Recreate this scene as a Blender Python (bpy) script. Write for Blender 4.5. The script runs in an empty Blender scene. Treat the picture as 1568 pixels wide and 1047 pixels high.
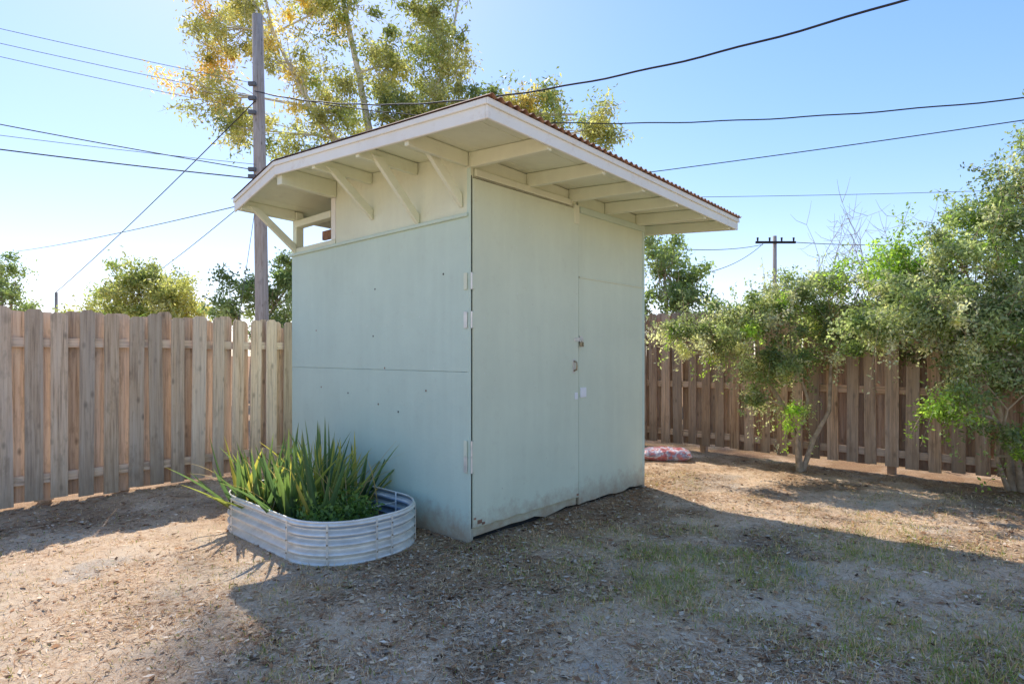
import bpy, math, random, bmesh
import numpy as np
from mathutils import Vector, Matrix
random.seed(7); rng=np.random.default_rng(7)
S=bpy.context.scene
S.view_settings.view_transform='Standard'; S.view_settings.look='None'; S.view_settings.exposure=0
col=S.collection

# ------------------------------------------------------------ helpers
def empty(name,loc=(0,0,0),rz=0):
    e=bpy.data.objects.new(name,None); e.location=loc; e.rotation_euler=(0,0,rz); col.objects.link(e); return e
def mesh_obj(name,verts,faces,mat=None,parent=None,cols=None,smooth=False):
    me=bpy.data.meshes.new(name)
    if isinstance(verts,np.ndarray):
        V=verts.reshape(-1,3).astype(np.float32); F=np.asarray(faces,dtype=np.int32); k=F.shape[1]
        me.vertices.add(len(V)); me.vertices.foreach_set('co',V.ravel())
        me.loops.add(F.size); me.loops.foreach_set('vertex_index',F.ravel())
        me.polygons.add(len(F)); me.polygons.foreach_set('loop_start',np.arange(0,F.size,k,dtype=np.int32))
        me.polygons.foreach_set('loop_total',np.full(len(F),k,dtype=np.int32)); me.update(calc_edges=True)
    else:
        me.from_pydata([tuple(v) for v in verts],[],faces); me.update()
    if cols is not None:
        c=np.ones((len(me.vertices),4),dtype=np.float32); c[:,:3]=np.asarray(cols).reshape(-1,3)
        a=me.color_attributes.new('tint','FLOAT_COLOR','POINT'); a.data.foreach_set('color',c.ravel())
    if smooth: me.polygons.foreach_set('use_smooth',[True]*len(me.polygons))
    o=bpy.data.objects.new(name,me); col.objects.link(o)
    if mat: me.materials.append(mat)
    if parent: o.parent=parent
    return o
HF=[(0,1,3,2),(4,6,7,5),(0,4,5,1),(2,3,7,6),(0,2,6,4),(1,5,7,3)]
def hexa(name,p,mat,parent=None,bev=0.004):
    o=mesh_obj(name,p,[tuple(reversed(f)) for f in HF],mat,parent)
    if bev:
        m=o.modifiers.new('b','BEVEL'); m.width=bev; m.segments=1
    return o
def box(name,x0,x1,y0,y1,z0,z1,mat,parent=None,bev=0.004):
    return hexa(name,[(x,y,z) for x in(x0,x1) for y in(y0,y1) for z in(z0,z1)],mat,parent,bev)
def vn(x,y,scale,seed=0):
    r=np.random.default_rng(seed); G=r.random((256,256))
    X=np.asarray(x)*scale+100.3; Y=np.asarray(y)*scale+77.7
    i=np.floor(X).astype(int); j=np.floor(Y).astype(int); fx=X-i; fy=Y-j
    fx=fx*fx*(3-2*fx); fy=fy*fy*(3-2*fy); i&=255; j&=255; i1=(i+1)&255; j1=(j+1)&255
    return (G[i,j]*(1-fx)+G[i1,j]*fx)*(1-fy)+(G[i,j1]*(1-fx)+G[i1,j1]*fx)*fy
def fbm(x,y,s,seed=0): return (vn(x,y,s,seed)*.5+vn(x,y,s*2.1,seed+1)*.27+vn(x,y,s*4.3,seed+2)*.15+vn(x,y,s*9,seed+3)*.08)
class Tubes:
    def __init__(s): s.v=[]; s.f=[]
    def add(s,pts,rad,n=6):
        b=len(s.v); pts=[Vector(p) for p in pts]
        for i,p in enumerate(pts):
            d=(pts[min(i+1,len(pts)-1)]-pts[max(i-1,0)]).normalized()
            u=d.cross(Vector((.31,.9,.2))).normalized(); w=d.cross(u)
            for k in range(n):
                a=2*math.pi*k/n; s.v.append(p+(u*math.cos(a)+w*math.sin(a))*rad[i])
        for i in range(len(pts)-1):
            for k in range(n):
                s.f.append((b+i*n+k,b+i*n+(k+1)%n,b+(i+1)*n+(k+1)%n,b+(i+1)*n+k))
    def obj(s,name,mat,parent=None): return mesh_obj(name,s.v,s.f,mat,parent,smooth=True)

# ------------------------------------------------------------ materials
def newmat(name):
    m=bpy.data.materials.new(name); m.use_nodes=True; nt=m.node_tree; b=nt.nodes['Principled BSDF']; return m,nt,b
def N(nt,t,**k):
    n=nt.nodes.new(t)
    for a,v in k.items(): setattr(n,a,v)
    return n
def noise(nt,scale,detail=4,vec=None,rough=.6,mapscale=None):
    tc=N(nt,'ShaderNodeTexCoord'); n=N(nt,'ShaderNodeTexNoise'); n.inputs['Scale'].default_value=scale
    n.inputs['Detail'].default_value=detail; n.inputs['Roughness'].default_value=rough
    src=vec or tc.outputs['Object']
    if mapscale:
        mp=N(nt,'ShaderNodeMapping'); mp.inputs['Scale'].default_value=mapscale; nt.links.new(src,mp.inputs['Vector']); src=mp.outputs[0]
    nt.links.new(src,n.inputs['Vector']); return n.outputs['Fac']
def ramp(nt,fac,stops):
    r=N(nt,'ShaderNodeValToRGB'); e=r.color_ramp.elements
    while len(e)<len(stops): e.new(.5)
    for i,(p,c) in enumerate(stops):
        e[i].position=p; e[i].color=(*c,1) if not isinstance(c,float) else (c,c,c,1)
    nt.links.new(fac,r.inputs[0]); return r.outputs[0]
def mix(nt,f,a,b,mode='MIX'):
    m=N(nt,'ShaderNodeMix',data_type='RGBA',blend_type=mode)
    for s,v in((m.inputs[0],f),(m.inputs[6],a),(m.inputs[7],b)):
        if isinstance(v,(int,float)): s.default_value=v
        elif isinstance(v,tuple): s.default_value=(*v,1)
        else: nt.links.new(v,s)
    return m.outputs[2]
def bump(nt,b,h,strength=.3,dist=.01):
    n=N(nt,'ShaderNodeBump'); n.inputs['Strength'].default_value=strength; n.inputs['Distance'].default_value=dist
    nt.links.new(h,n.inputs['Height']); nt.links.new(n.outputs[0],b.inputs['Normal'])
def paint(name,base,dirt,dirtamt=.5,rough=.65,chip=True):
    m,nt,b=newmat(name)
    n1=noise(nt,1.3,5); n2=noise(nt,9,6,rough=.75); n4=noise(nt,3,4,mapscale=(3,3,.35))
    lo=tuple(c*.93 for c in base); hi=tuple(min(.9,c*1.04) for c in base)
    c=ramp(nt,n1,[(.3,lo),(.7,hi)])
    c=mix(nt,ramp(nt,n4,[(.45,0.),(.72,.3)]),c,tuple(min(.9,x*1.10+.02) for x in base))
    c=mix(nt,ramp(nt,n2,[(.56,0.),(.76,dirtamt)]),c,dirt)
    if chip:
        n5=noise(nt,16,5,rough=.8)
        c=mix(nt,ramp(nt,n5,[(.69,0.),(.72,.6)]),c,(.36,.29,.22))
        n6=noise(nt,22,5,rough=.8,mapscale=(1,1,.7))
        c=mix(nt,ramp(nt,n6,[(.66,0.),(.69,.7)]),c,(.88,.87,.82))
        g=N(nt,'ShaderNodeNewGeometry'); sx=N(nt,'ShaderNodeSeparateXYZ'); nt.links.new(g.outputs['Position'],sx.inputs[0])
        ad=N(nt,'ShaderNodeMath',operation='MULTIPLY_ADD'); nt.links.new(n2,ad.inputs[0]); ad.inputs[1].default_value=-.45; nt.links.new(sx.outputs[2],ad.inputs[2])
        mr=N(nt,'ShaderNodeMapRange'); nt.links.new(ad.outputs[0],mr.inputs[0]); mr.inputs[1].default_value=-.22; mr.inputs[2].default_value=.02; mr.inputs[3].default_value=.75; mr.inputs[4].default_value=0
        c=mix(nt,mr.outputs[0],c,(.40,.26,.15))
    nt.links.new(c,b.inputs['Base Color']); b.inputs['Roughness'].default_value=rough; b.inputs['Specular IOR Level'].default_value=.3
    bump(nt,b,n2,.45,.007); return m
M_wall=paint('sage_paint',(.61,.725,.585),(.50,.56,.44),.35)
M_door=paint('sage_paint_door',(.70,.75,.55),(.57,.58,.41),.35)
M_soff=paint('sage_trim',(.77,.79,.585),(.62,.58,.39),.35,chip=False)
M_white=paint('white_trim',(.88,.86,.75),(.62,.50,.37),.5,chip=False)
def simple(name,c,rough=.7,metal=0,ns=20,amt=.3):
    m,nt,b=newmat(name); n=noise(nt,ns,4)
    nt.links.new(ramp(nt,n,[(.3,tuple(x*(1-amt) for x in c)),(.7,tuple(min(1,x*(1+amt)) for x in c))]),b.inputs['Base Color'])
    b.inputs['Roughness'].default_value=rough; b.inputs['Metallic'].default_value=metal; bump(nt,b,n,.2,.004); return m
M_rust=simple('rusty_iron',(.32,.17,.10),.85,0,12,.5)
M_galv=simple('galvanised_metal',(.80,.76,.66),.38,.3,9,.16)
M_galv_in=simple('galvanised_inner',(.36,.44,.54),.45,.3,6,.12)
M_dark=simple('dark_gap',(.02,.02,.018),.9)
M_soil=simple('soil',(.06,.04,.03),.95,0,40,.5)
M_wire=simple('cable_black',(.02,.02,.022),.6)
M_wireg=simple('cable_grey',(.12,.13,.14),.6)
M_bark=simple('bark',(.44,.33,.22),.9,0,14,.35)
M_barkl=simple('pale_bark',(.66,.61,.50),.9,0,5,.3)
M_twig=simple('bare_twig_bark',(.50,.44,.38),.9,0,14,.3)
M_plate=simple('plastic_plate',(.88,.88,.84),.4,0,5,.05)
M_brass=simple('old_brass',(.35,.28,.18),.4,.7)
def wood(name,c1,c2,c3):
    m,nt,b=newmat(name)
    at=N(nt,'ShaderNodeAttribute',attribute_name='tint'); tc=N(nt,'ShaderNodeTexCoord')
    ml=N(nt,'ShaderNodeVectorMath',operation='SCALE'); nt.links.new(at.outputs['Color'],ml.inputs[0]); ml.inputs[3].default_value=37
    ad=N(nt,'ShaderNodeVectorMath',operation='ADD'); nt.links.new(tc.outputs['Object'],ad.inputs[0]); nt.links.new(ml.outputs[0],ad.inputs[1])
    v=ad.outputs[0]
    n1=noise(nt,1,6,v,.7,(45,45,1.6)); n2=noise(nt,1,3,v,.5,(10,10,1.0)); n3=noise(nt,1,4,v,.6,(14,14,5))
    c=ramp(nt,n1,[(.34,c3),(.5,c1),(.66,c2)])
    c=mix(nt,ramp(nt,n2,[(.35,.0),(.7,.45)]),c,tuple((x+sum(c2)/3)/2 for x in c2))
    vo=N(nt,'ShaderNodeTexVoronoi'); mp=N(nt,'ShaderNodeMapping'); mp.inputs['Scale'].default_value=(9,9,4.2); nt.links.new(v,mp.inputs[0]); nt.links.new(mp.outputs[0],vo.inputs['Vector']); vo.inputs['Scale'].default_value=1
    c=mix(nt,ramp(nt,vo.outputs['Distance'],[(.05,.85),(.2,0.)]),c,tuple(x*.3 for x in c1))
    c=mix(nt,ramp(nt,n3,[(.56,0.),(.72,.55)]),c,tuple(x*.42 for x in c1))
    sp=N(nt,'ShaderNodeSeparateColor'); nt.links.new(at.outputs['Color'],sp.inputs[0])
    gy=N(nt,'ShaderNodeMapRange'); nt.links.new(sp.outputs[1],gy.inputs[0]); gy.inputs[3].default_value=0; gy.inputs[4].default_value=.35
    c=mix(nt,gy.outputs[0],c,tuple(sum(c1)/3*k for k in(1.10,.98,.82)))
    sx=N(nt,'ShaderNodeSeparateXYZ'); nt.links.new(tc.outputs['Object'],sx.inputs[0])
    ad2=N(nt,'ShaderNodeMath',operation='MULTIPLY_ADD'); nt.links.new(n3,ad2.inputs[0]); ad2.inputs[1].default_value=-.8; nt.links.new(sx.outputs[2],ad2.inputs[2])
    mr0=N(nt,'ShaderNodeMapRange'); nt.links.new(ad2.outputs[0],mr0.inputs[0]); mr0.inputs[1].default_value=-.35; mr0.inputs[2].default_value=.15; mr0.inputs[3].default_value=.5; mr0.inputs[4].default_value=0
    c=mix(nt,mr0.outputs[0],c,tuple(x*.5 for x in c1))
    mr=N(nt,'ShaderNodeMapRange'); nt.links.new(sp.outputs[0],mr.inputs[0]); mr.inputs[3].default_value=.66; mr.inputs[4].default_value=1.22
    vm=N(nt,'ShaderNodeVectorMath',operation='SCALE'); nt.links.new(c,vm.inputs[0]); nt.links.new(mr.outputs[0],vm.inputs[3])
    nt.links.new(vm.outputs[0],b.inputs['Base Color']); b.inputs['Roughness'].default_value=.85; b.inputs['Specular IOR Level'].default_value=.2
    bump(nt,b,n1,.6,.008); return m
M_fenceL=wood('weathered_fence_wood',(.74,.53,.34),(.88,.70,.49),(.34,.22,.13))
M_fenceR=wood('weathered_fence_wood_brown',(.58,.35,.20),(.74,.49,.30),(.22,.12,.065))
M_pole=wood('pole_wood',(.44,.36,.28),(.58,.50,.42),(.26,.19,.14))
def leafmat(name,trans=.4):
    m,nt,b=newmat(name); at=N(nt,'ShaderNodeAttribute',attribute_name='tint')
    nt.links.new(at.outputs['Color'],b.inputs['Base Color']); b.inputs['Roughness'].default_value=.45; b.inputs['Specular IOR Level'].default_value=.4
    t=N(nt,'ShaderNodeBsdfTranslucent'); sc=mix(nt,1.0,at.outputs['Color'],(1.6,1.6,.9),'MULTIPLY'); nt.links.new(sc,t.inputs[0])
    mx=N(nt,'ShaderNodeMixShader'); mx.inputs[0].default_value=trans
    nt.links.new(b.outputs[0],mx.inputs[1]); nt.links.new(t.outputs[0],mx.inputs[2]); nt.links.new(mx.outputs[0],nt.nodes['Material Output'].inputs[0]); return m
M_leaf=leafmat('leaf',.5); M_blade=leafmat('grass_blade',.25)
M_litter,nt,bb=newmat('dry_litter'); at=N(nt,'ShaderNodeAttribute',attribute_name='tint'); nt.links.new(at.outputs['Color'],bb.inputs['Base Color']); bb.inputs['Roughness'].default_value=.9; bb.inputs['Specular IOR Level'].default_value=.1

# ------------------------------------------------------------ world + sun
SX,SY=-.38,.822
EL=math.atan(1/math.hypot(SX,SY)); AZ=math.atan2(SX,SY)
w=bpy.data.worlds.new('World'); S.world=w; w.use_nodes=True; nt=w.node_tree
sky=N(nt,'ShaderNodeTexSky'); sky.sky_type='NISHITA'; sky.sun_disc=False; sky.sun_elevation=EL; sky.sun_rotation=AZ%(2*math.pi)
sky.dust_density=.3; sky.air_density=1.0; sky.ozone_density=2.0
hs=N(nt,'ShaderNodeHueSaturation'); hs.inputs['Saturation'].default_value=1.25; hs.inputs['Value'].default_value=2.5
nt.links.new(sky.outputs[0],hs.inputs['Color'])
tq=mix(nt,1.0,hs.outputs[0],(1.0,.85,1.03),'MULTIPLY')
dv=mix(nt,1.0,mix(nt,1.0,tq,(.05,.045,.045),'MULTIPLY'),(1,1,1),'ADD')
q=mix(nt,1.0,tq,dv,'DIVIDE')
nt.links.new(q,nt.nodes['Background'].inputs[0]); nt.nodes['Background'].inputs[1].default_value=.15
sd=Vector((math.sin(AZ)*math.cos(EL),math.cos(AZ)*math.cos(EL),math.sin(EL)))
L=bpy.data.lights.new('sun','SUN'); L.energy=5; L.angle=math.radians(.5); L.color=(1,.95,.89)
lo=bpy.data.objects.new('sun',L); lo.rotation_euler=sd.to_track_quat('Z','Y').to_euler(); lo.location=(-5,15,20); col.objects.link(lo)

# ------------------------------------------------------------ camera
cd=bpy.data.cameras.new('camera'); cd.sensor_width=36; cd.lens=36*904/1568; cd.shift_y=.0124; cd.clip_end=2000
cam=bpy.data.objects.new('camera',cd); cam.location=(0,0,1.45); cam.rotation_euler=(math.pi/2,0,0); col.objects.link(cam); S.camera=cam

# ------------------------------------------------------------ ground
a=np.array([.675,.737]); a/=np.linalg.norm(a); b_=np.array([-a[1],a[0]]); C=np.array([-.333,4.567])
ANG=math.atan2(a[1],a[0])
RF=np.array([2.13,9.36]); LF=np.array([-4.7,5.5])
def distR(x,y): return (x-RF[0])*(-a[0])+(y-RF[1])*(-a[1])
def distL(x,y): return (x-LF[0])*(-b_[0])+(y-LF[1])*(-b_[1])
def gh(x,y):
    h=(fbm(x,y,.8,11)-.5)*.05+(fbm(x,y,5,21)-.5)*.03+(vn(x,y,22,31)-.5)*.012
    return h*np.clip(1.6-np.hypot(x,y-6)/40,0,1)
def wallprox(x,y):
    lx=(x-C[0])*a[0]+(y-C[1])*a[1]; ly=(x-C[0])*b_[0]+(y-C[1])*b_[1]
    dx=np.maximum(np.maximum(-lx,lx-2.667),0); dy=np.maximum(np.maximum(-ly,ly-2.82),0); return np.hypot(dx,dy)
xs=np.concatenate([-np.geomspace(400,9,22),np.arange(-8.5,8.51,.05),np.geomspace(9,400,22)])
ys=np.concatenate([-np.geomspace(400,1,16),np.arange(-.5,1.5,.2),np.arange(1.6,12.01,.05),np.geomspace(12.5,600,24)])
X,Y=np.meshgrid(xs,ys); Z=gh(X,Y); nx,ny=len(xs),len(ys)
V=np.stack([X,Y,Z],-1).reshape(-1,3)
I=np.arange(nx*ny).reshape(ny,nx); F=np.stack([I[:-1,:-1],I[:-1,1:],I[1:,1:],I[1:,:-1]],-1).reshape(-1,4)
def lit_left(x,y): return np.clip((-1.0-x)/.8,0,1)*np.clip((distL(x,y)-.9)/.8,0,1)  # mask of the sunlit left ground, kept paler and with less litter
def mulch(x,y): return np.clip(.75-distR(x,y)/2.0+(fbm(x,y,1.5,41)-.5)*2.6,0,1)*.85
def mulch_shade(x,y): 
    m1=np.maximum(mulch(x,y),np.clip(1.15-wallprox(x,y)/1.2+(fbm(x,y,3,44)-.5)*1.8,0,1)*.8)
    m2=np.clip((fbm(x,y,1.4,47)-.42)*5,0,1)*.65*(1-.85*lit_left(x,y))  # mulch patches thickened outside the sunlit left, painting shade into the soil colour
    m3=np.clip(.9-distL(x,y)/1.0+(fbm(x,y,2,48)-.5)*1.6,0,1)*.6
    return np.maximum(np.maximum(m1,m2),m3)
def green(x,y):
    g=np.clip((fbm(x,y,.9,51)-.42)*5,0,1)*np.clip((fbm(x,y,6,57)-.36)*5,0,1)*np.clip((x+2.8)/2.8,0.15,1)
    cx=np.exp(-(((x-1.5)/1.6)**2+((y-4.1)/1.0)**2)); fr=np.clip((x-1.0)/1.0,0,1)*np.clip((4.6-y)/1.0,0,1)*np.clip((fbm(x,y,2.2,59)-.42)*5,0,1)
    return np.clip(g*.5+cx*1.0*np.clip((fbm(x,y,3.6,52)-.40)*6,0,1)+fr*.45,0,1)
mk=np.stack([mulch_shade(X,Y),green(X,Y),np.clip((fbm(X,Y,1.9,61)-.67)*12,0,1)],-1).reshape(-1,3)
m,nt,bb=newmat('ground_soil')
at=N(nt,'ShaderNodeAttribute',attribute_name='tint'); sp=N(nt,'ShaderNodeSeparateColor'); nt.links.new(at.outputs[0],sp.inputs[0])
f1=noise(nt,90,5,rough=.8); f2=noise(nt,14,6,rough=.75); f3=noise(nt,2.2,5)
c=ramp(nt,f1,[(.32,(.42,.26,.16)),(.46,(.86,.62,.43)),(.60,(.97,.80,.62))])
c=mix(nt,ramp(nt,f2,[(.48,0.),(.62,.6)]),c,(.48,.28,.16))
c=mix(nt,ramp(nt,f3,[(.42,0.),(.62,.5)]),c,(.95,.79,.61))
c=mix(nt,sp.outputs[2],c,ramp(nt,f1,[(.35,(.58,.48,.40)),(.6,(.82,.71,.60))]))
c=mix(nt,sp.outputs[0],c,ramp(nt,f1,[(.35,(.11,.055,.025)),(.55,(.34,.19,.095)),(.7,(.62,.40,.24))]))
gm=N(nt,'ShaderNodeMath',operation='MULTIPLY'); nt.links.new(sp.outputs[1],gm.inputs[0]); gm.inputs[1].default_value=.35
c=mix(nt,gm.outputs[0],c,(.32,.27,.08))
c=mix(nt,1.0,c,(1,.95,.84),'MULTIPLY')
nt.links.new(c,bb.inputs['Base Color']); bb.inputs['Roughness'].default_value=.95; bb.inputs['Specular IOR Level'].default_value=.05
bump(nt,bb,f1,.8,.02)
mesh_obj('ground',V,F,m,cols=mk,smooth=True)

def yardmask(x,y): return (distR(x,y)>.02)&(distL(x,y)>.02)&(wallprox(x,y)>.0)
def sample_view(n,near=1.9,far=10.5):
    y=near+(far-near)*rng.random(n)**1.9; x=(rng.random(n)*2-1)*(y*.9+.6); k=yardmask(x,y); return x[k],y[k]
def quads(x,y,z,ln,wd,ang,tilt,roll):
    d=np.stack([np.cos(ang)*np.cos(tilt),np.sin(ang)*np.cos(tilt),np.sin(tilt)],-1)
    s=np.stack([-np.sin(ang)*np.cos(roll),np.cos(ang)*np.cos(roll),np.sin(roll)],-1)
    p=np.stack([x,y,z],-1); ln=ln[:,None]; wd=wd[:,None]
    V=np.stack([p,p+d*ln*.45+s*wd*.5,p+d*ln,p+d*ln*.5-s*wd*.5],1); n=len(x)
    return V.reshape(-1,3),np.arange(n*4).reshape(-1,4)
x,y=sample_view(330000); k=rng.random(len(x))<(np.clip((fbm(x,y,1.6,71)-.34)*4,.3,1)+.5*mulch_shade(x,y))*(1-.5*lit_left(x,y)); x=x[k];y=y[k]; n=len(x); z=gh(x,y)+.001+rng.random(n)*.008
big=rng.random(n)<.07+.24*mulch_shade(x,y)
ln=np.where(big,.02+rng.random(n)*.04,.02+rng.random(n)*.055); wd=np.where(big,ln*(.25+rng.random(n)*.3),.002+rng.random(n)*.003)
V,F=quads(x,y,z,ln,wd,rng.random(n)*6.28,(rng.random(n)-.3)*.3,(rng.random(n)-.5)*.8)
pal=np.array([(.86,.62,.37),(.62,.38,.21),(.94,.75,.53),(.32,.16,.08),(.52,.26,.12),(.70,.54,.38),(.10,.055,.03)])
ci=rng.choice(7,n,p=[.23,.2,.17,.15,.13,.05,.07]); cc=pal[ci]*(.72+.4*rng.random((n,1))); mm=mulch_shade(x,y)[:,None]; cc=cc*(1-mm*.40)
mesh_obj('leaf_litter',V,F,M_litter,cols=np.repeat(cc,4,0))
x,y=sample_view(380000); g=green(x,y); k=rng.random(len(x))<(.06+.80*g)*(1-.8*mulch(x,y)); x=x[k];y=y[k];g=g[k]; n=len(x)
ln=.018+rng.random(n)*.045*(.5+g); V,F=quads(x,y,gh(x,y)-.002,ln,.003+rng.random(n)*.003,rng.random(n)*6.28,.2+rng.random(n)*1.1,(rng.random(n)-.5)*1.5)
isg=rng.random(n)<(.22+.5*g); gp=np.array([(.21,.27,.03),(.28,.33,.05),(.42,.40,.09)])[rng.integers(0,3,n)]; dp=np.array([(.80,.58,.33),(.64,.42,.23)])[rng.integers(0,2,n)]
cc=np.where(isg[:,None],gp,dp)*(.8+.4*rng.random((n,1)))
mesh_obj('grass',V,F,M_blade,cols=np.repeat(cc,4,0))

# ------------------------------------------------------------ fences
def fence(name,origin,ang,length,H,mat,zb,spacing=.2,pw=.14,rails=(.25,1.56),t0=0):
    e=empty(name,(origin[0],origin[1],0),ang)
    V=[];Fc=[];Cc=[]
    def picket(xc,yc,wd,h,tint):
        b=len(V); t=.016; z0=zb+random.uniform(-.015,.03); lean=random.gauss(0,.008); bw=random.gauss(0,.010); ear=.03
        prof=[(-wd/2,z0),(wd/2,z0),(wd/2,h-ear),(wd/2-ear,h+random.gauss(0,.004)),(-wd/2+ear,h),(-wd/2,h-ear)]
        for s in(0,1):
            for (px,pz) in prof:
                V.append((xc+px+lean*(pz),yc+s*t-abs(bw)*(pz/h)**2,pz)); Cc.append(tint)
        Fc.append([b+i for i in range(6)]); Fc.append([b+6+i for i in reversed(range(6))])
        for i in range(6): Fc.append([b+i,b+6+i,b+6+(i+1)%6,b+(i+1)%6])
    n=int(length/spacing)
    for i in range(n):
        t=(random.random(),random.random(),random.random())
        picket(t0+i*spacing+random.gauss(0,.009),-.024,pw+random.gauss(0,.007),H+random.gauss(0,.018),t)
        t=(random.random()*.8,random.random(),random.random())
        picket(t0+i*spacing+spacing/2+random.gauss(0,.006),.054,pw+.022+random.gauss(0,.004),H+random.gauss(0,.018),t)
    mesh_obj('pickets',V,Fc,mat,e,cols=Cc)
    for k,z in enumerate(rails):
        Lr=2.4; j=0; xx=t0-.1
        while xx<t0+length:
            x1=min(xx+Lr,t0+length)
            o=box('rail_%d_%d'%(k,j),-.045,.045,-.0185,.0185,0,x1-xx-.006,mat,e,.003)
            c=o.data.color_attributes.new('tint','FLOAT_COLOR','POINT'); tt=(.7+.3*random.random(),random.random(),random.random(),1)
            for d in c.data: d.color=tt
            o.rotation_euler=(0,math.pi/2,0); o.location=(xx,.0195,z+random.gauss(0,.006)); xx=x1; j+=1
    j=0; xx=t0+.9
    while xx<t0+length:
        o=box('post_%d'%j,xx-.045,xx+.045,.076,.164,-.1,H-.08,mat,e,.004)
        c=o.data.color_attributes.new('tint','FLOAT_COLOR','POINT'); tt=(random.random()*.6,random.random(),random.random(),1)
        for d in c.data: d.color=tt
        xx+=2.4; j+=1
    return e
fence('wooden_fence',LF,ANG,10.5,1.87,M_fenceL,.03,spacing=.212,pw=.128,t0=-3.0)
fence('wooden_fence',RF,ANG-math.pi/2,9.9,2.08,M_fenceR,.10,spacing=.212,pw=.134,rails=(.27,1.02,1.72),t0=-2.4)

# ------------------------------------------------------------ shed
shed=empty('garden_shed',(C[0],C[1],0),ANG)
YR=1.985
def rz(x,y):
    base=3.012+(min(y,YR)+.8)*.08
    if y>YR: base-= (y-YR)*.215
    return base-.021*(x+.6)
TH=.045
def wallpoly(name,pts,ax,p0,p1,mat):
    n=len(pts); V=[]
    for p in(p0,p1):
        for u,z in pts: V.append((p,u,z) if ax=='x' else (u,p,z))
    F=[list(range(n)),list(reversed(range(n,2*n)))]+[[i,i+n,(i+1)%n+n,(i+1)%n] for i in range(n)]
    o=mesh_obj(name,V,F,mat,shed)
    bm=bmesh.new(); bm.from_mesh(o.data); bmesh.ops.recalc_face_normals(bm,faces=bm.faces); bm.to_mesh(o.data); bm.free()
    m=o.modifiers.new('b','BEVEL'); m.width=.0022; m.limit_method='ANGLE'; return o
def rag(u0,u1,n,z0,amp,seed):
    r=random.Random(seed); return [(u0+(u1-u0)*i/n, z0+r.uniform(-amp,amp)) for i in range(n+1)]
wallpoly('side_wall_lower',[(0.0,-.05),(2.82,-.05),(2.82,1.314),(0.0,1.314)],'x',.001,TH,M_wall)
wallpoly('side_wall_middle',[(0.0,1.316),(2.82,1.316),(2.82,2.525),(0.0,2.525)],'x',0,TH,M_wall)
wallpoly('side_wall_upper',[(0.0,2.53),(1.93,2.53),(1.93,rz(0,1.93)-.045),(0.0,rz(0,0)-.045)],'x',.006,TH,M_soff)
box('side_batten',-.022,.0,0.01,2.84,2.52,2.548,M_wall,shed)
box('opening_sill',-.004,.08,1.935,2.82,2.53,2.60,M_soff,shed)
box('opening_post_a',.004,.09,1.94,2.02,2.602,rz(0,2)-.20,M_white,shed)
box('opening_post_b',.004,.09,2.73,2.81,2.602,rz(0,2.8)-.05,M_soff,shed)
box('opening_plate',-.002,.085,2.03,2.725,2.83,2.90,M_soff,shed)
box('inner_rafter',.35,.39,2.0,2.8,2.75,2.85,M_rust,shed)
wallpoly('back_wall',[(TH,-.05),(2.62,-.05),(2.62,2.56),(TH,2.56)],'y',2.775,2.82,M_wall)
wallpoly('right_wall',[(0.0,-.05),(2.82,-.05),(2.82,rz(2.66,2.82)-.05),(1.98,rz(2.66,1.98)-.05),(0.0,rz(2.66,0)-.05)],'x',2.622,2.667,M_wall)
wallpoly('front_panel_lower',rag(1.435,2.62,9,.03,.015,3)+[(2.62,2.184),(1.435,2.184)],'y',0,.045,M_door)
wallpoly('front_panel_upper',[(1.435,2.194),(2.62,2.194),(2.62,rz(2.667,0)-.05),(1.435,rz(1.41,0)-.05)],'y',.004,.045,M_door)
wallpoly('door_header',[(0.047,2.835),(1.405,2.835),(1.405,rz(1.4,0)-.05),(0.047,rz(0,0)-.05)],'y',.004,.045,M_soff)
wallpoly('sill_board',rag(0.047,1.405,9,.02,.02,5)+[(1.405,.10),(0.047,.10)],'y',.012,.045,M_door)
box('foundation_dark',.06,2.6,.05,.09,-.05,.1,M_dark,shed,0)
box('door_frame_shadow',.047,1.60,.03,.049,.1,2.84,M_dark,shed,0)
wallpoly('door',rag(.028,1.402,16,.108,.006,9)+[(1.402,2.822),(.028,2.818)],'y',-.022,.010,M_door)
box('door_gap',.0145,.027,-.004,.0295,.1,2.84,M_dark,shed,0)
box('frieze_board',.05,1.30,-.028,-.002,2.838,2.895,M_soff,shed)
box('header_block',1.33,1.41,-.03,.0,2.68,2.86,M_soff,shed)
box('frieze_board_right',1.44,2.65,-.018,.003,2.80,2.86,M_wall,shed)
box('panel_seam_batten',1.44,2.66,-.009,-.0005,2.18,2.192,M_soff,shed,.002)
box('corner_stop',.003,.014,-.012,.03,.02,2.9,M_wall,shed)
for k,z in enumerate((2.02,1.72,.72,.60)):
    box('hinge_%d'%k,-.012,-.004,.012,.05,z-.065,z+.065,M_galv if k%2 else M_soff,shed,.002)
    T=Tubes(); T.add([(.004,-.026,z-.065),(.004,-.026,z+.065)],[.008,.008],8); T.obj('hinge_pin_%d'%k,M_galv,shed)
    box('hinge_leaf_%d'%k,.006,.05,-.026,-.022,z-.06,z+.06,M_door,shed,.001)
for k,(xx,zz,s) in enumerate(((.07,.13,.03),(.12,.115,.02),(1.37,.12,.02),(.03,.17,.015))):
    box('rot_%d'%k,xx,xx+s*1.6,-.0245,-.021,zz,zz+s,M_rust,shed,0)
box('hasp_plate',1.33,1.47,-.029,-.0225,1.575,1.61,M_galv,shed,.002)
box('hasp_staple_plate',1.44,1.48,-.012,-.001,1.55,1.63,M_galv,shed,.002)
T=Tubes(); T.add([(1.425+.018*math.cos(t),-.04,1.57+.022*math.sin(t)) for t in np.linspace(0,math.pi,9)],[.004]*9,8); T.obj('padlock_shackle',M_galv,shed)
box('padlock_body',1.40,1.45,-.052,-.030,1.525,1.572,M_brass,shed,.006)
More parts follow.
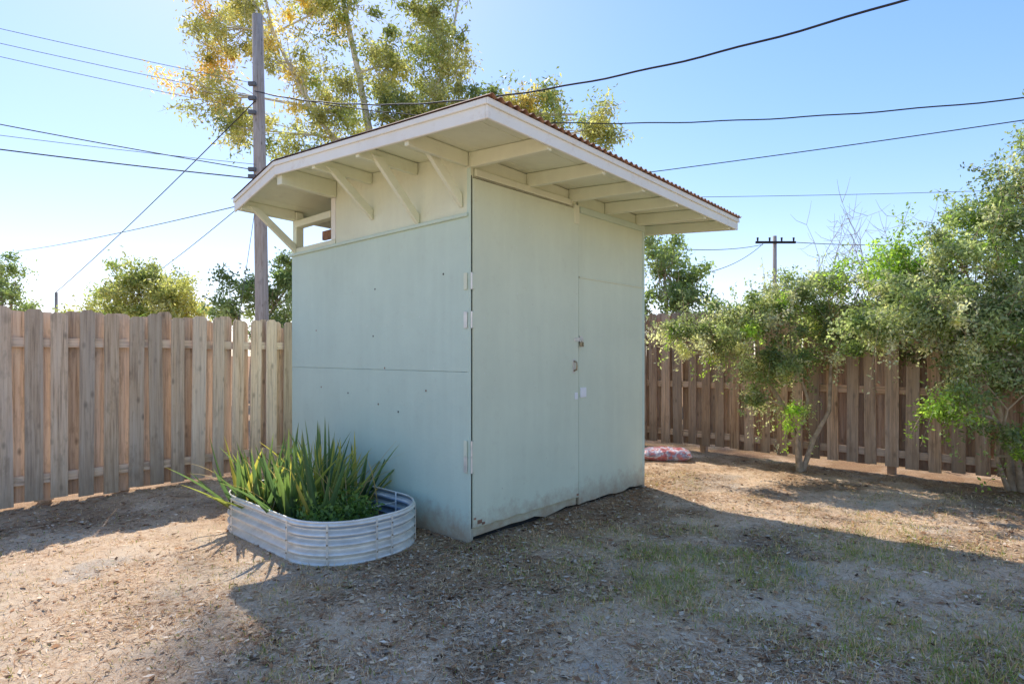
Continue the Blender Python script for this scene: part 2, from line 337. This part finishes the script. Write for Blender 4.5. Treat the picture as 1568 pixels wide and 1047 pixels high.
T=Tubes(); T.add([(1.325,-.022,1.30),(1.325,-.055,1.31),(1.325,-.06,1.345),(1.325,-.055,1.38),(1.325,-.022,1.39)],[.009,.008,.008,.008,.009],8); T.obj('door_handle',M_brass,shed)
box('handle_plate',1.305,1.345,-.026,-.0225,1.28,1.41,M_galv,shed,.003)
box('white_plate',1.45,1.55,-.010,-.0005,1.04,1.135,M_plate,shed,.004)
box('white_plate_small',1.335,1.385,-.028,-.0225,1.03,1.095,M_plate,shed,.003)
for k,(yy,zz) in enumerate(((1.25,2.05),(1.2,1.0),(1.28,1.62),(.52,1.15),(.9,.95),(2.3,1.7),(.3,2.1),(1.1,1.33),(1.7,1.08),(2.2,1.12))):
    mesh_obj('nail_cap_%d'%k,[(-.0015,yy+.009*math.cos(t),zz+.009*math.sin(t)) for t in np.linspace(0,5.5,8)],[list(range(8))],M_dark if k%2==0 else M_rust,shed)
X0,X1,Y0,Y1=-.6,3.267,-.8,2.85
def slab(name,x0,x1,y0,y1,dt,db,mat,bev=.002):
    p=[]
    for x in(x0,x1):
        for y in(y0,y1):
            for d in(db,dt): p.append((x,y,rz(x,y)+d))
    return hexa(name,p,mat,shed,bev)
for (q0,q1,nm) in((Y0+.024,YR-.001,'f'),(YR+.001,Y1,'b')):
    nb=int((q1-q0)/.24)+1
    for i in range(nb):
        y0=q0+(q1-q0)*i/nb; y1=q0+(q1-q0)*(i+1)/nb-.002
        slab('deck_%s%d'%(nm,i),X0+.024,X1-.024,y0,y1,-.022-.001*(i%2),-.042-.002*(i%2),M_soff,.002)
def corr(name,y0,y1):
    xs=np.arange(X0-.02,X1+.025,.0095); yy=[y0,y1]; V=[]
    for dz in(0,-.004):
        for y in yy:
            for x in xs: V.append((x,y,rz(x,min(max(y,y0),y1))+.014+dz+.011*math.sin(x*2*math.pi/.076)))
    n=len(xs); F=[]
    for k in range(n-1):
        F.append((k,k+1,n+k+1,n+k)); F.append((2*n+k,3*n+k,3*n+k+1,2*n+k+1)); F.append((k,2*n+k,2*n+k+1,k+1)); F.append((n+k,n+k+1,3*n+k+1,3*n+k))
    mesh_obj(name,V,F,M_rust,shed)
corr('corrugated_roof_front',Y0-.035,YR-.002); corr('corrugated_roof_back',YR+.002,Y1+.04)
def fas(name,x0,x1,y0,y1,top,bot,mat=M_white): slab(name,x0,x1,y0,y1,top,bot,mat,.004)
fas('fascia_front',X0,X1,Y0,Y0+.022,-.002,-.125)
fas('fascia_front_trim',X0-.012,X1+.012,Y0-.014,Y0-.001,-.001,-.045)
fas('fascia_left',X0,X0+.022,Y0+.023,YR,-.002,-.125); fas('fascia_left_back',X0+.001,X0+.022,YR+.001,Y1+.02,-.002,-.13)
fas('fascia_left_trim',X0-.013,X0-.001,Y0,YR,-.001,-.042); fas('fascia_left_trim_back',X0-.013,X0-.001,YR+.001,Y1+.02,-.001,-.042)
fas('fascia_right',X1-.022,X1,Y0+.023,YR,-.002,-.125); fas('fascia_right_back',X1-.022,X1-.001,YR+.001,Y1,-.002,-.125)
fas('fascia_back',X0+.025,X1-.025,Y1-.02,Y1,-.045,-.12)
for k,x in enumerate((.03,.70,1.30,1.90,2.50,3.10)):
    p=[]
    for xx in(x-.022,x+.022):
        for y,dd in((Y0+.024,.12),(0.0 if x<2.6 else YR,.135)):
            for d in(-.046-dd+.02,-.0465): p.append((xx,y,rz(xx,y)+d))
    hexa('rafter_%d'%k,p,M_soff,shed)
for k,(y,hh,x0) in enumerate(((.03,.11,-.577),(.65,.10,-.577),(1.32,.10,-.577),(1.955,.16,-.565),(2.77,.10,-.577))):
    p=[]; wd=.024 if k!=3 else .045
    for xx in(x0,.0):
        for y_ in(y-wd,y+wd):
            for d in(-.0465-hh,-.047): p.append((xx,y_,rz(xx,min(y_,YR) if k<4 else y_)+d))
    hexa('lookout_%d'%k,p,M_soff,shed)
for k,(y,zb,xo,wdt) in enumerate(((.09,2.60,-.33,.02),(.62,2.53,-.42,.02),(1.30,2.69,-.42,.02),(2.74,2.55,-.46,.022))):
    zt=rz(xo,y)-.10
    A=Vector((-.002,y,zb)); B=Vector((xo,y,zt))
    pts=[A,A+Vector((0,0,.095)),B+Vector((.05,0,0)),B+Vector((-.05,0,0))]
    V=[(q.x,q.y+s,q.z) for s in(-wdt,wdt) for q in pts]
    F=[(0,1,2,3),(7,6,5,4),(0,4,5,1),(1,5,6,2),(2,6,7,3),(3,7,4,0)]
    o=mesh_obj('brace_%d'%k,V,F,M_soff,shed); mm_=o.modifiers.new('b','BEVEL'); mm_.width=.003

# ------------------------------------------------------------ planter
pl=empty('corrugated_planter_bed',(C[0],C[1],0),ANG)
px0,px1,py0,py1=-1.12,-.13,.24,2.04; R=.43
def rr(off=0,n=14):
    pts=[]
    for cx,cy,a0 in((px1-R,py1-R,0),(px0+R,py1-R,90),(px0+R,py0+R,180),(px1-R,py0+R,270)):
        for i in range(n+1):
            t=math.radians(a0+90*i/n); pts.append((cx+(R+off)*math.cos(t),cy+(R+off)*math.sin(t)))
    return pts
HP=.285; rows=56; V=[];F=[]; base=rr(0); n=len(base)
def cw(r): return .018*math.sin(r/rows*2*math.pi*4.5)
for r in range(rows+1):
    z=-.02+(HP+.02)*r/rows; V+=[(p[0],p[1],z) for p in rr(cw(r))]
for r in range(rows):
    for k in range(n): F.append((r*n+k,r*n+(k+1)%n,(r+1)*n+(k+1)%n,(r+1)*n+k))
mesh_obj('bed_wall',V,F,M_galv,pl,smooth=True)
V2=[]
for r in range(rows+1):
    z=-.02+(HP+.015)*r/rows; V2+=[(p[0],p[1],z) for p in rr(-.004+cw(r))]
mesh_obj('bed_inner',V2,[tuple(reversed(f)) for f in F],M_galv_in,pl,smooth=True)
T=Tubes(); rim=rr(0); T.add([(p[0],p[1],HP+.004) for p in rim+[rim[0]]],[.0085]*(n+1),8); T.obj('rim',M_galv,pl)
for k,i in enumerate((0,7,15,22,29,30,37,44,45,52)):
    p=base[i]; q=base[(i+1)%n]; d=Vector((q[0]-p[0],q[1]-p[1],0)).normalized(); nn=Vector((d.y,-d.x,0))
    o=box('seam_%d'%k,-.008,.008,-.002,.002,0,HP-.004,M_galv,pl,.001); o.location=(p[0]+nn.x*.0195,p[1]+nn.y*.0195,0); o.rotation_euler=(0,0,math.atan2(d.y,d.x))
    for j in range(3):
        z=.05+j*.09; T=Tubes(); c0=Vector((p[0],p[1],z))+nn*.021; T.add([c0,c0+nn*.006,c0+nn*.0065],[.006,.006,.0001],8); T.obj('bolt_%d_%d'%(k,j),M_brass,pl)
T=Tubes(); T.add([(px0+.03,.72,.22),(px1-.03,.72,.22)],[.005,.005],6); T.obj('brace_rod',M_galv,pl)
T=Tubes(); T.add([(px1-.03,.72,.08),(px1-.03,.72,.30)],[.007,.007],6); T.obj('stake',M_plate,pl)
sp_=rr(-.025); mesh_obj('soil_fill',[(p[0],p[1],.10+random.uniform(-.01,.01)) for p in sp_]+[((px0+px1)/2,(py0+py1)/2,.13)],[(k,(k+1)%n,n) for k in range(n)],M_soil,pl)

V=[];F=[];Cc=[]
def blade(base,az,elev,ln,wd,curl,c):
    b=len(V); seg=7; p=Vector(base); el=elev
    side=Vector((-math.sin(az),math.cos(az),0))
    for i in range(seg+1):
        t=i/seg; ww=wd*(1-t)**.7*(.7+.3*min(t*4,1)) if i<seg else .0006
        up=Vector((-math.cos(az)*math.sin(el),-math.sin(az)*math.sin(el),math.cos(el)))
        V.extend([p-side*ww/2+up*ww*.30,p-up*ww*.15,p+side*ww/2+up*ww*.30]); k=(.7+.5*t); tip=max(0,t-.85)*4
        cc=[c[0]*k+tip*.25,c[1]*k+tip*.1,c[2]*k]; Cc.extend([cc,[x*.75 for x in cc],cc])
        p=p+Vector((math.cos(az)*math.cos(el),math.sin(az)*math.cos(el),math.sin(el)))*ln/seg; el-=curl/seg
    for i in range(seg):
        q=b+i*3; F.append((q,q+1,q+4,q+3)); F.append((q+1,q+2,q+5,q+4))
ap=[(-.36,1.40),(-.62,1.55),(-.88,1.68),(-.84,1.25),(-.58,1.15),(-.33,1.72),(-.94,1.48),(-.68,.98),(-.28,1.12),(-.92,1.02),(-.72,1.82),(-.50,1.35),(-.80,.80),(-1.0,1.75)]
for (lx,ly) in ap:
    s=random.uniform(.85,1.35)
    for i in range(random.randint(13,18)):
        u=random.random(); az=random.uniform(0,6.28); el=math.radians(92-52*u**.9)
        cbase=random.choice([(.13,.22,.10),(.18,.27,.10),(.32,.36,.10),(.10,.18,.09),(.52,.48,.13),(.14,.23,.10)])
        blade((lx+.04*math.cos(az),ly+.04*math.sin(az),.11),az,el,s*random.uniform(.40,.70),random.uniform(.045,.075),random.uniform(-.4,.5),cbase)
for i in range(50):
    blade((random.uniform(-1.0,-.3),random.uniform(.7,1.8),.12),random.uniform(0,6.28),random.uniform(.8,1.4),random.uniform(.5,.8),.012,random.uniform(.3,1.4),(.55,.44,.26))
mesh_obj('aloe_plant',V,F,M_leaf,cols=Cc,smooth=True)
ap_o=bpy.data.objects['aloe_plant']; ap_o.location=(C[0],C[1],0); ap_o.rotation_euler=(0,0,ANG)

# ------------------------------------------------------------ foliage
def leaves(name,P,ln,wd,cols,mat=M_leaf,parent=None,droop=0):
    n=len(P); d=rng.normal(size=(n,3)); d[:,2]-=droop; d/=np.linalg.norm(d,axis=1)[:,None]
    r=rng.normal(size=(n,3)); s=np.cross(d,r); s/=np.linalg.norm(s,axis=1)[:,None]
    L_=(ln*(.6+.8*rng.random(n)))[:,None]; W_=(wd*(.6+.8*rng.random(n)))[:,None]
    V=np.stack([P,P+d*L_*.45+s*W_*.5,P+d*L_,P+d*L_*.45-s*W_*.5],1).reshape(-1,3)
    return mesh_obj(name,V,np.arange(n*4).reshape(-1,4),mat,parent,cols=np.repeat(cols,4,0))
pp=[];cs=[]
for i in range(34):
    c0=np.array([random.uniform(-.95,-.45),random.uniform(.55,1.0),random.uniform(.14,.30)]); m_=60
    pp.append(c0+rng.normal(size=(m_,3))*.05); cs.append(np.array(random.choice([(.10,.18,.05),(.16,.26,.07),(.22,.32,.09)]))*(.7+.6*rng.random((m_,1))))
o=leaves('leafy_herb',np.concatenate(pp),.045,.02,np.concatenate(cs)); o.location=(C[0],C[1],0); o.rotation_euler=(0,0,ANG)
def tree(name,trunks,clumps,subr,ln,wd,pal,bark,nleaf,droop=.3,pw=None,twig=.012,limb=.05,flat=.8,sprays=0,spray_len=.5,dens=1.0,hang=0):
    e=empty(name); T=Tubes(); Pts=[];Cs=[]
    pal=np.array(pal)
    for tp,tr in trunks: T.add(tp,tr,8)
    alltp=[(Vector(p),r) for tp,tr in trunks for p,r in zip(tp,tr)]
    for cl in clumps:
        c=Vector(cl[:3]); rad=cl[3:6]; ns=max(3,int(cl[6]*dens)); pi=cl[7] if len(cl)>7 else None
        cand=[q for q in alltp if q[0].z<c.z+.3*rad[2]] or alltp
        st,sr=min(cand,key=lambda q:(q[0]-c).length)
        mid=st.lerp(c,.5)+Vector((random.gauss(0,1),random.gauss(0,1),random.gauss(.3,1)))*rad[0]*.12
        r0=min(sr*.8,limb); T.add([st,mid,c],[r0,r0*.7,r0*.4],6)
        for k in range(ns):
            v=rng.normal(size=3); v/=np.linalg.norm(v); v*=rng.random()**.45
            sc=np.array(c)+v*np.array(rad)*rng.uniform(.8,1.25); s_=Vector(sc)
            b0=random.choice([mid,c,c]); q=b0.lerp(s_,.5)+Vector((random.gauss(0,1),random.gauss(0,1),random.gauss(0,1)))*subr*.35
            T.add([b0,q,s_],[r0*.35,max(twig,r0*.2),twig*.5],4)
            m_=int(nleaf*random.uniform(.4,1.6)); sr_=subr*random.uniform(.45,1.3)
            pp=sc+rng.normal(size=(m_,3))*np.array([sr_,sr_,sr_*flat])*.55
            j=rng.choice(len(pal),p=pw) if pi is None else rng.choice(pi)
            base=pal[j]*(.7+.6*rng.random()); cc=base*(.65+.7*rng.random((m_,1))); Pts.append(pp); Cs.append(cc)
            if random.random()<sprays:
                dv=Vector(v)+Vector((random.gauss(0,.35),random.gauss(0,.35),random.gauss(.15,.5)))
                if random.random()<hang: dv.z=-abs(dv.z)-.7
                dv.normalize()
                ll=spray_len*random.uniform(.4,1.3); e1=s_+dv*ll*.5+Vector((0,0,.03)); e2=s_+dv*ll+Vector((random.gauss(0,.1),0,random.gauss(-.1,.15)))*ll
                T.add([s_,e1,e2],[twig*.6,twig*.5,twig*.2],3); ms=int(nleaf*.22); t=rng.random(ms)[:,None]
                pp=np.where(t<.5,np.array(s_)+(np.array(e1)-np.array(s_))*t*2,np.array(e1)+(np.array(e2)-np.array(e1))*(t-.5)*2)+rng.normal(size=(ms,3))*ln*.6
                Pts.append(pp); Cs.append(base*1.1*(.7+.6*rng.random((ms,1))))
    T.obj('branches',bark,e); leaves('foliage',np.concatenate(Pts),ln,wd,np.concatenate(Cs),parent=e,droop=droop); return e
GP=[(.31,.36,.14),(.42,.43,.19),(.52,.50,.24),(.62,.52,.22),(.64,.46,.18),(.22,.27,.10)]
tr=[([(-5.2,24,0),(-5.5,24,6),(-5.7,24,10),(-6.3,24.2,13),(-7.2,24.5,17),(-8.8,24.2,22),(-10.3,24,26)],[.30,.22,.16,.12,.10,.07,.05]),
    ([(-5.6,24,8),(-8.2,24,11.5),(-9.7,24,14.5),(-10.5,24,18)],[.13,.09,.06,.04]),
    ([(-5.5,24,7),(-3.6,24,10.5),(-2.6,24.5,14),(-2.0,25,18)],[.13,.09,.06,.04]),
    ([(-5.5,24,6.5),(-1.6,23.5,9.5),(.6,23.5,11),(2.6,23.5,11)],[.2,.12,.08,.04])]
cl=[(-12.0,24,14.6,1.3,1.6,1.6,24,[3,4,2,1]),(-12.3,24,12.1,1.1,1.4,1.2,17,[3,4,2,1]),(-11.0,24.5,16.5,2,1.6,1.2,18,[3,2,1]),
    (-10.8,24,10.6,1.0,1.2,1.0,12,[1,2,0]),(-9.0,24,13.3,1.4,1.6,1.8,17,[0,1,2,3]),(-9.3,24.3,9.6,1.1,1.2,.9,12,[5,0,1]),
    (-7.0,24,11.2,1.6,1.5,1.6,28,[0,1,2]),(-7.3,24,15.6,1.9,1.6,1.6,20,[0,1,2,3]),(-5.2,24.5,13.4,1.5,1.5,1.5,28,[0,1,2]),
    (-4.0,24,11.0,1.8,1.5,1.1,36,[0,1,5]),(-3.8,24.3,15.6,1.6,1.6,1.6,24,[0,1,2]),(-2.8,24,13.2,1.1,1.2,1.4,24,[0,1,2]),
    (-1.4,23.6,11.2,1.1,1.2,.9,18,[0,5,2]),(.2,23.6,11.2,.8,1,.8,10,[1,3,2]),(1.4,23.6,11.0,.8,1,.9,12,[0,5,1]),(3.2,23.5,10.4,.8,1,.8,16,[1,2,0]),(.0,23.6,9.9,1.3,1,.5,10,[5,0]),
    (-7.6,24,9.0,1.8,1.4,.8,18,[5,0]),(-10.2,24.5,18.5,2.2,1.8,1.2,10,[1,2]),(-4,25,18,2.4,1.8,1.2,10,[1,2]),
    (-10.7,24.2,26.5,.55,.6,.5,26,[0,1])]  # high clump out of view, added to cast shade on the lower-left ground
tree('eucalyptus_tree',tr,cl,.50,.20,.065,GP,M_barkl,155,droop=.6,twig=.016,limb=.06,sprays=.7,spray_len=1.1)
YG=[(.50,.50,.20),(.43,.46,.18),(.32,.37,.15),(.56,.53,.24)]
DG=[(.20,.27,.11),(.26,.33,.14),(.33,.39,.18)]
tree('shade_tree',[([(-20.6,24,0),(-20.7,24,2)],[.2,.15])],[(-21.2,24,3.4,1.5,1.6,1.2,34),(-21.2,24.5,4.8,.8,1.2,.8,14),(-20.2,24,4.2,.4,.8,.4,5)],.45,.15,.07,DG,M_bark,140,sprays=.7)
tree('yellow_green_tree',[([(-13.6,22,0),(-13.6,22,2)],[.2,.15])],[(-14.6,22,2.9,1.3,1.5,.9,30),(-13.9,22,4.1,1.3,1.0,.8,26),(-16.3,22.5,2.6,1.1,1.2,.5,20),(-12.3,22,3.0,1.0,1.2,.6,20),(-12.7,22,3.6,.8,1,.6,14)],.42,.14,.06,YG,M_bark,150,sprays=.8,spray_len=.6)
tree('shade_tree',[([(-7.9,18,0),(-7.8,18,1.8)],[.18,.12])],[(-8.6,18,3.0,.5,1.0,.8,14),(-7.7,18,3.4,.6,1.0,.6,14),(-6.7,18,3.7,.4,1,.9,14),(-7.0,18,2.4,1.2,1,.8,20)],.32,.13,.055,DG,M_bark,140,sprays=.9)
tree('shade_tree',[([(4.2,16,0),(4.2,16,2)],[.16,.1])],[(4.1,16,3.7,.8,1.0,.9,24),(4.7,16,3.1,.6,.9,.8,14),(3.4,16,2.4,.8,.9,.9,14),(5.9,16.5,2.2,1.0,.9,.4,14),(8.5,17,2.2,2.0,.9,.5,24)],.34,.12,.055,DG,M_bark,140,sprays=.7)
V=[];F=[];Cc=[]
for i in range(60):
    blade((-11.9+random.gauss(0,.1),18,2.0),random.uniform(0,6.28),random.uniform(.1,1.3),random.uniform(.8,1.2),.10,random.uniform(.3,1.4),(.25,.38,.10))
mesh_obj('palm_plant',V,F,M_leaf,cols=Cc)
T=Tubes(); T.add([(-11.9,18,0),(-11.9,18,2.05)],[.16,.12],8); T.obj('trunk',M_bark,bpy.data.objects['palm_plant'])
SG=[(.25,.31,.13),(.38,.43,.23),(.60,.60,.42),(.15,.21,.08),(.38,.54,.10)]
tree('climbing_shrub',[([(3.60,7.38,-.02),(3.57,7.38,.35),(3.40,7.4,.8),(3.1,7.4,1.3)],[.045,.036,.03,.02]),([(3.64,7.4,-.02),(3.76,7.36,.4),(3.95,7.35,.75),(4.0,7.4,1.4)],[.035,.03,.024,.018]),
   ([(3.58,7.36,-.02),(3.52,7.3,.4),(3.66,7.3,.9),(3.5,7.4,1.5)],[.03,.024,.02,.016])],
   [(2.55,7.4,1.60,.50,.4,.28,32),(2.95,7.3,1.95,.50,.45,.32,34),(3.40,7.4,2.15,.45,.4,.36,30),(3.95,7.4,2.1,.50,.4,.36,32),(3.2,7.3,1.40,.5,.4,.32,32),(3.85,7.3,1.55,.40,.4,.3,20),(2.2,7.5,1.72,.30,.3,.18,12),(3.0,7.3,1.0,.25,.3,.2,9),(3.55,7.3,.75,.22,.2,.22,6,[4,1]),(4.55,7.0,2.1,.5,.3,.4,32),(4.7,7.2,1.6,.3,.3,.3,10)],
   .14,.042,.022,SG,M_bark,165,twig=.005,limb=.018,pw=[.27,.26,.27,.16,.04],sprays=1,spray_len=.42,dens=.9,hang=.3)
tree('climbing_shrub',[([(5.35,6.3,-.02),(5.3,6.3,.4),(5.1,6.2,.9),(4.8,6.1,1.7)],[.045,.036,.03,.022]),([(5.4,6.25,-.02),(5.2,6.1,.5),(4.9,6.0,.8),(4.6,6.0,1.4)],[.035,.028,.022,.018]),([(5.42,6.3,-.02),(5.6,6.2,.8),(5.6,6.1,1.8),(5.6,6.2,2.8),(5.75,6.3,3.6)],[.045,.036,.028,.02,.012]),([(5.3,6.3,-.02),(5.0,6.1,.4),(4.95,5.9,.9)],[.025,.02,.012])],
   [(3.80,6.2,1.72,.35,.4,.28,24),(4.2,6.1,2.05,.42,.4,.34,36),(4.65,6.0,1.70,.50,.5,.40,48),(4.75,6.2,2.35,.55,.5,.35,44),(5.35,6.1,2.1,.55,.5,.55,54),(5.15,6.3,2.85,.45,.5,.35,30),(5.5,6.3,3.25,.40,.4,.4,30),(4.5,5.8,1.25,.35,.35,.3,20),(5.1,5.9,1.30,.50,.4,.35,30),(5.8,6.4,3.75,.3,.4,.35,16),(4.15,6.6,2.55,.4,.3,.25,16,[4]),(4.9,6.7,2.7,.3,.3,.2,8,[4,1]),(5.4,5.8,.4,.35,.3,.25,8,[4,0]),(4.35,5.9,.9,.25,.2,.15,8,[4]),(4.8,5.8,.75,.2,.2,.15,5,[4,0])],
   .14,.042,.022,SG,M_bark,165,twig=.005,limb=.02,pw=[.27,.26,.28,.15,.04],sprays=1,spray_len=.45,dens=.9,hang=.3)
T=Tubes()
for i in range(22):
    p=Vector((5.3+random.gauss(0,.45),9.0+random.gauss(0,.3),1.9)); d=Vector((random.gauss(0,.5),random.gauss(0,.3),1)).normalized(); pts=[p]
    for j in range(6): d=(d+Vector((random.gauss(0,.25),random.gauss(0,.2),random.gauss(.05,.15)))).normalized(); pts.append(pts[-1]+d*.29)
    T.add(pts,[.009*(1-j/7.5) for j in range(7)],4)
    for j in range(2,7):
        for k in range(2):
            d2=Vector((random.gauss(0,1),random.gauss(0,.6),random.gauss(.3,.6))).normalized(); q=pts[min(j,6)]; T.add([q,q+d2*.18,q+d2*.3+Vector((0,0,.06))],[.004,.003,.0015],3)
for i in range(5): T.add([(5.3,9.0,0),(5.3+random.gauss(0,.3),9+random.gauss(0,.3),1.95)],[.03,.015],5)
T.obj('bare_shrub',M_twig)

# ------------------------------------------------------------ poles and wires
def pole(name,x,y,h,r,lean=0,arm=None):
    e=empty(name); T=Tubes(); T.add([(x,y,-.3),(x+lean*.5,y,h*.5),(x+lean,y,h-.02),(x+lean,y,h)],[r,r*.9,r*.78,.001],14)
    o=T.obj('shaft',M_pole,e); c=o.data.color_attributes.new('tint','FLOAT_COLOR','POINT')
    for d in c.data: d.color=(.6,.5,.5,1)
    if arm:
        box('crossarm',x+lean-arm,x+lean+arm,y-.2,y-.08,h-.55,h-.40,M_dark,e)
        for k in(-.9,-.3,.3,.9):
            T=Tubes(); T.add([(x+lean+arm*k,y-.14,h-.4),(x+lean+arm*k,y-.14,h-.15)],[.05,.07],6); T.obj('insulator',M_dark,e)
    return e
p1=pole('utility_pole',-5.30,12.6,8.7,.145,-.13)
for k,z in enumerate((7.15,6.85,6.55,5.35,5.2)):
    box('bracket_%d'%k,-5.55,-5.40,12.40,12.47,z-.04,z+.04,M_wireg,p1)
pole('utility_pole',17.8,40,9.5,.16,0,1.35); pole('utility_pole',-19.3,25,4.1,.07)
def wire(p,q,sag,r,mat,wob=0):
    c=bpy.data.curves.new('utility_wire','CURVE'); c.dimensions='3D'; c.bevel_depth=r; c.bevel_resolution=2
    s=c.splines.new('POLY'); n=60; s.points.add(n)
    for i in range(n+1):
        t=i/n; x=[p[k]+(q[k]-p[k])*t for k in range(3)]; x[2]-=4*sag*t*(1-t); x[2]+=wob*math.sin(t*70)*.5; s.points[i].co=(*x,1)
    c.materials.append(mat); o=bpy.data.objects.new('utility_wire',c); col.objects.link(o)
A=(-5.42,12.45)
for z0,z1,r,mt in((8.68,7.16,.006,M_wireg),(8.39,6.87,.006,M_wireg),(8.14,6.59,.006,M_wireg),(6.72,5.34,.010,M_wire),(6.2,5.46,.006,M_wireg),(5.94,5.16,.013,M_wire)):
    wire((-14.4,11,z0),(*A,z1),.06,r,mt)
wire((-25.2,30,6.69),(*A,4.67),.1,.011,M_wireg); wire((-19.3,25,4.1),(*A,6.79),.1,.011,M_wire)
wire((-13.4,22,4.4),(*A,4.84),.05,.009,M_wireg); wire((-6.05,13,2.0),(*A,4.5),0,.006,M_wireg)
wire((*A,7.0),(3.96,5,4.65),.62,.012,M_wire,.012); wire((3.96,5,4.65),(7.7,1.95,3.7),.02,.012,M_wire)
wire((*A,7.0),(6.07,7,4.49),.47,.009,M_wire,.012); wire((6.07,7,4.49),(9,5.6,4.5),.02,.009,M_wire)
wire((0,16,5.93),(10.1,10,5.63),.05,.010,M_wire); wire((0,20,6.76),(19,20,7.1),.1,.009,M_wireg)
wire((4,22,5.6),(17,40,8.9),.3,.02,M_wireg); wire((18.5,40,9.1),(45,45,11.5),.8,.025,M_wireg); wire((9.8,30,5.6),(17,40,8.95),.3,.02,M_wireg)

# ------------------------------------------------------------ soil bag
m,nt,bb=newmat('printed_plastic_bag'); n1=noise(nt,7,4)
nt.links.new(ramp(nt,n1,[(.36,(.50,.12,.12)),(.46,(.60,.22,.20)),(.50,(.75,.70,.70)),(.56,(.35,.33,.42)),(.62,(.6,.2,.18))]),bb.inputs['Base Color']); bb.inputs['Roughness'].default_value=.35
bump(nt,bb,noise(nt,12,4),.6,.02)
nu,nv=28,18; V=[]
for s in(1,-1):
    for i in range(nu+1):
        for j in range(nv+1):
            u=i/nu*2-1; v=j/nv*2-1; th=((1-abs(u)**4)*(1-abs(v)**3))**.5*.085
            wr=.008*math.sin(u*9+v*5)+.006*math.sin(v*13-u*4)
            V.append((u*.34+wr,v*.21+.01*math.sin(u*8),.08+s*th+(wr*1.2 if s>0 else 0)*(1-u*u)))
F=[]; q=(nu+1)*(nv+1)
for s in(0,1):
    for i in range(nu):
        for j in range(nv):
            k=s*q+i*(nv+1)+j; f=(k,k+nv+1,k+nv+2,k+1); F.append(f if s==0 else f[::-1])
o=mesh_obj('soil_bag',V,F,m,smooth=True); o.location=(2.12,8.15,0); o.rotation_euler=(.0,0,-.15)
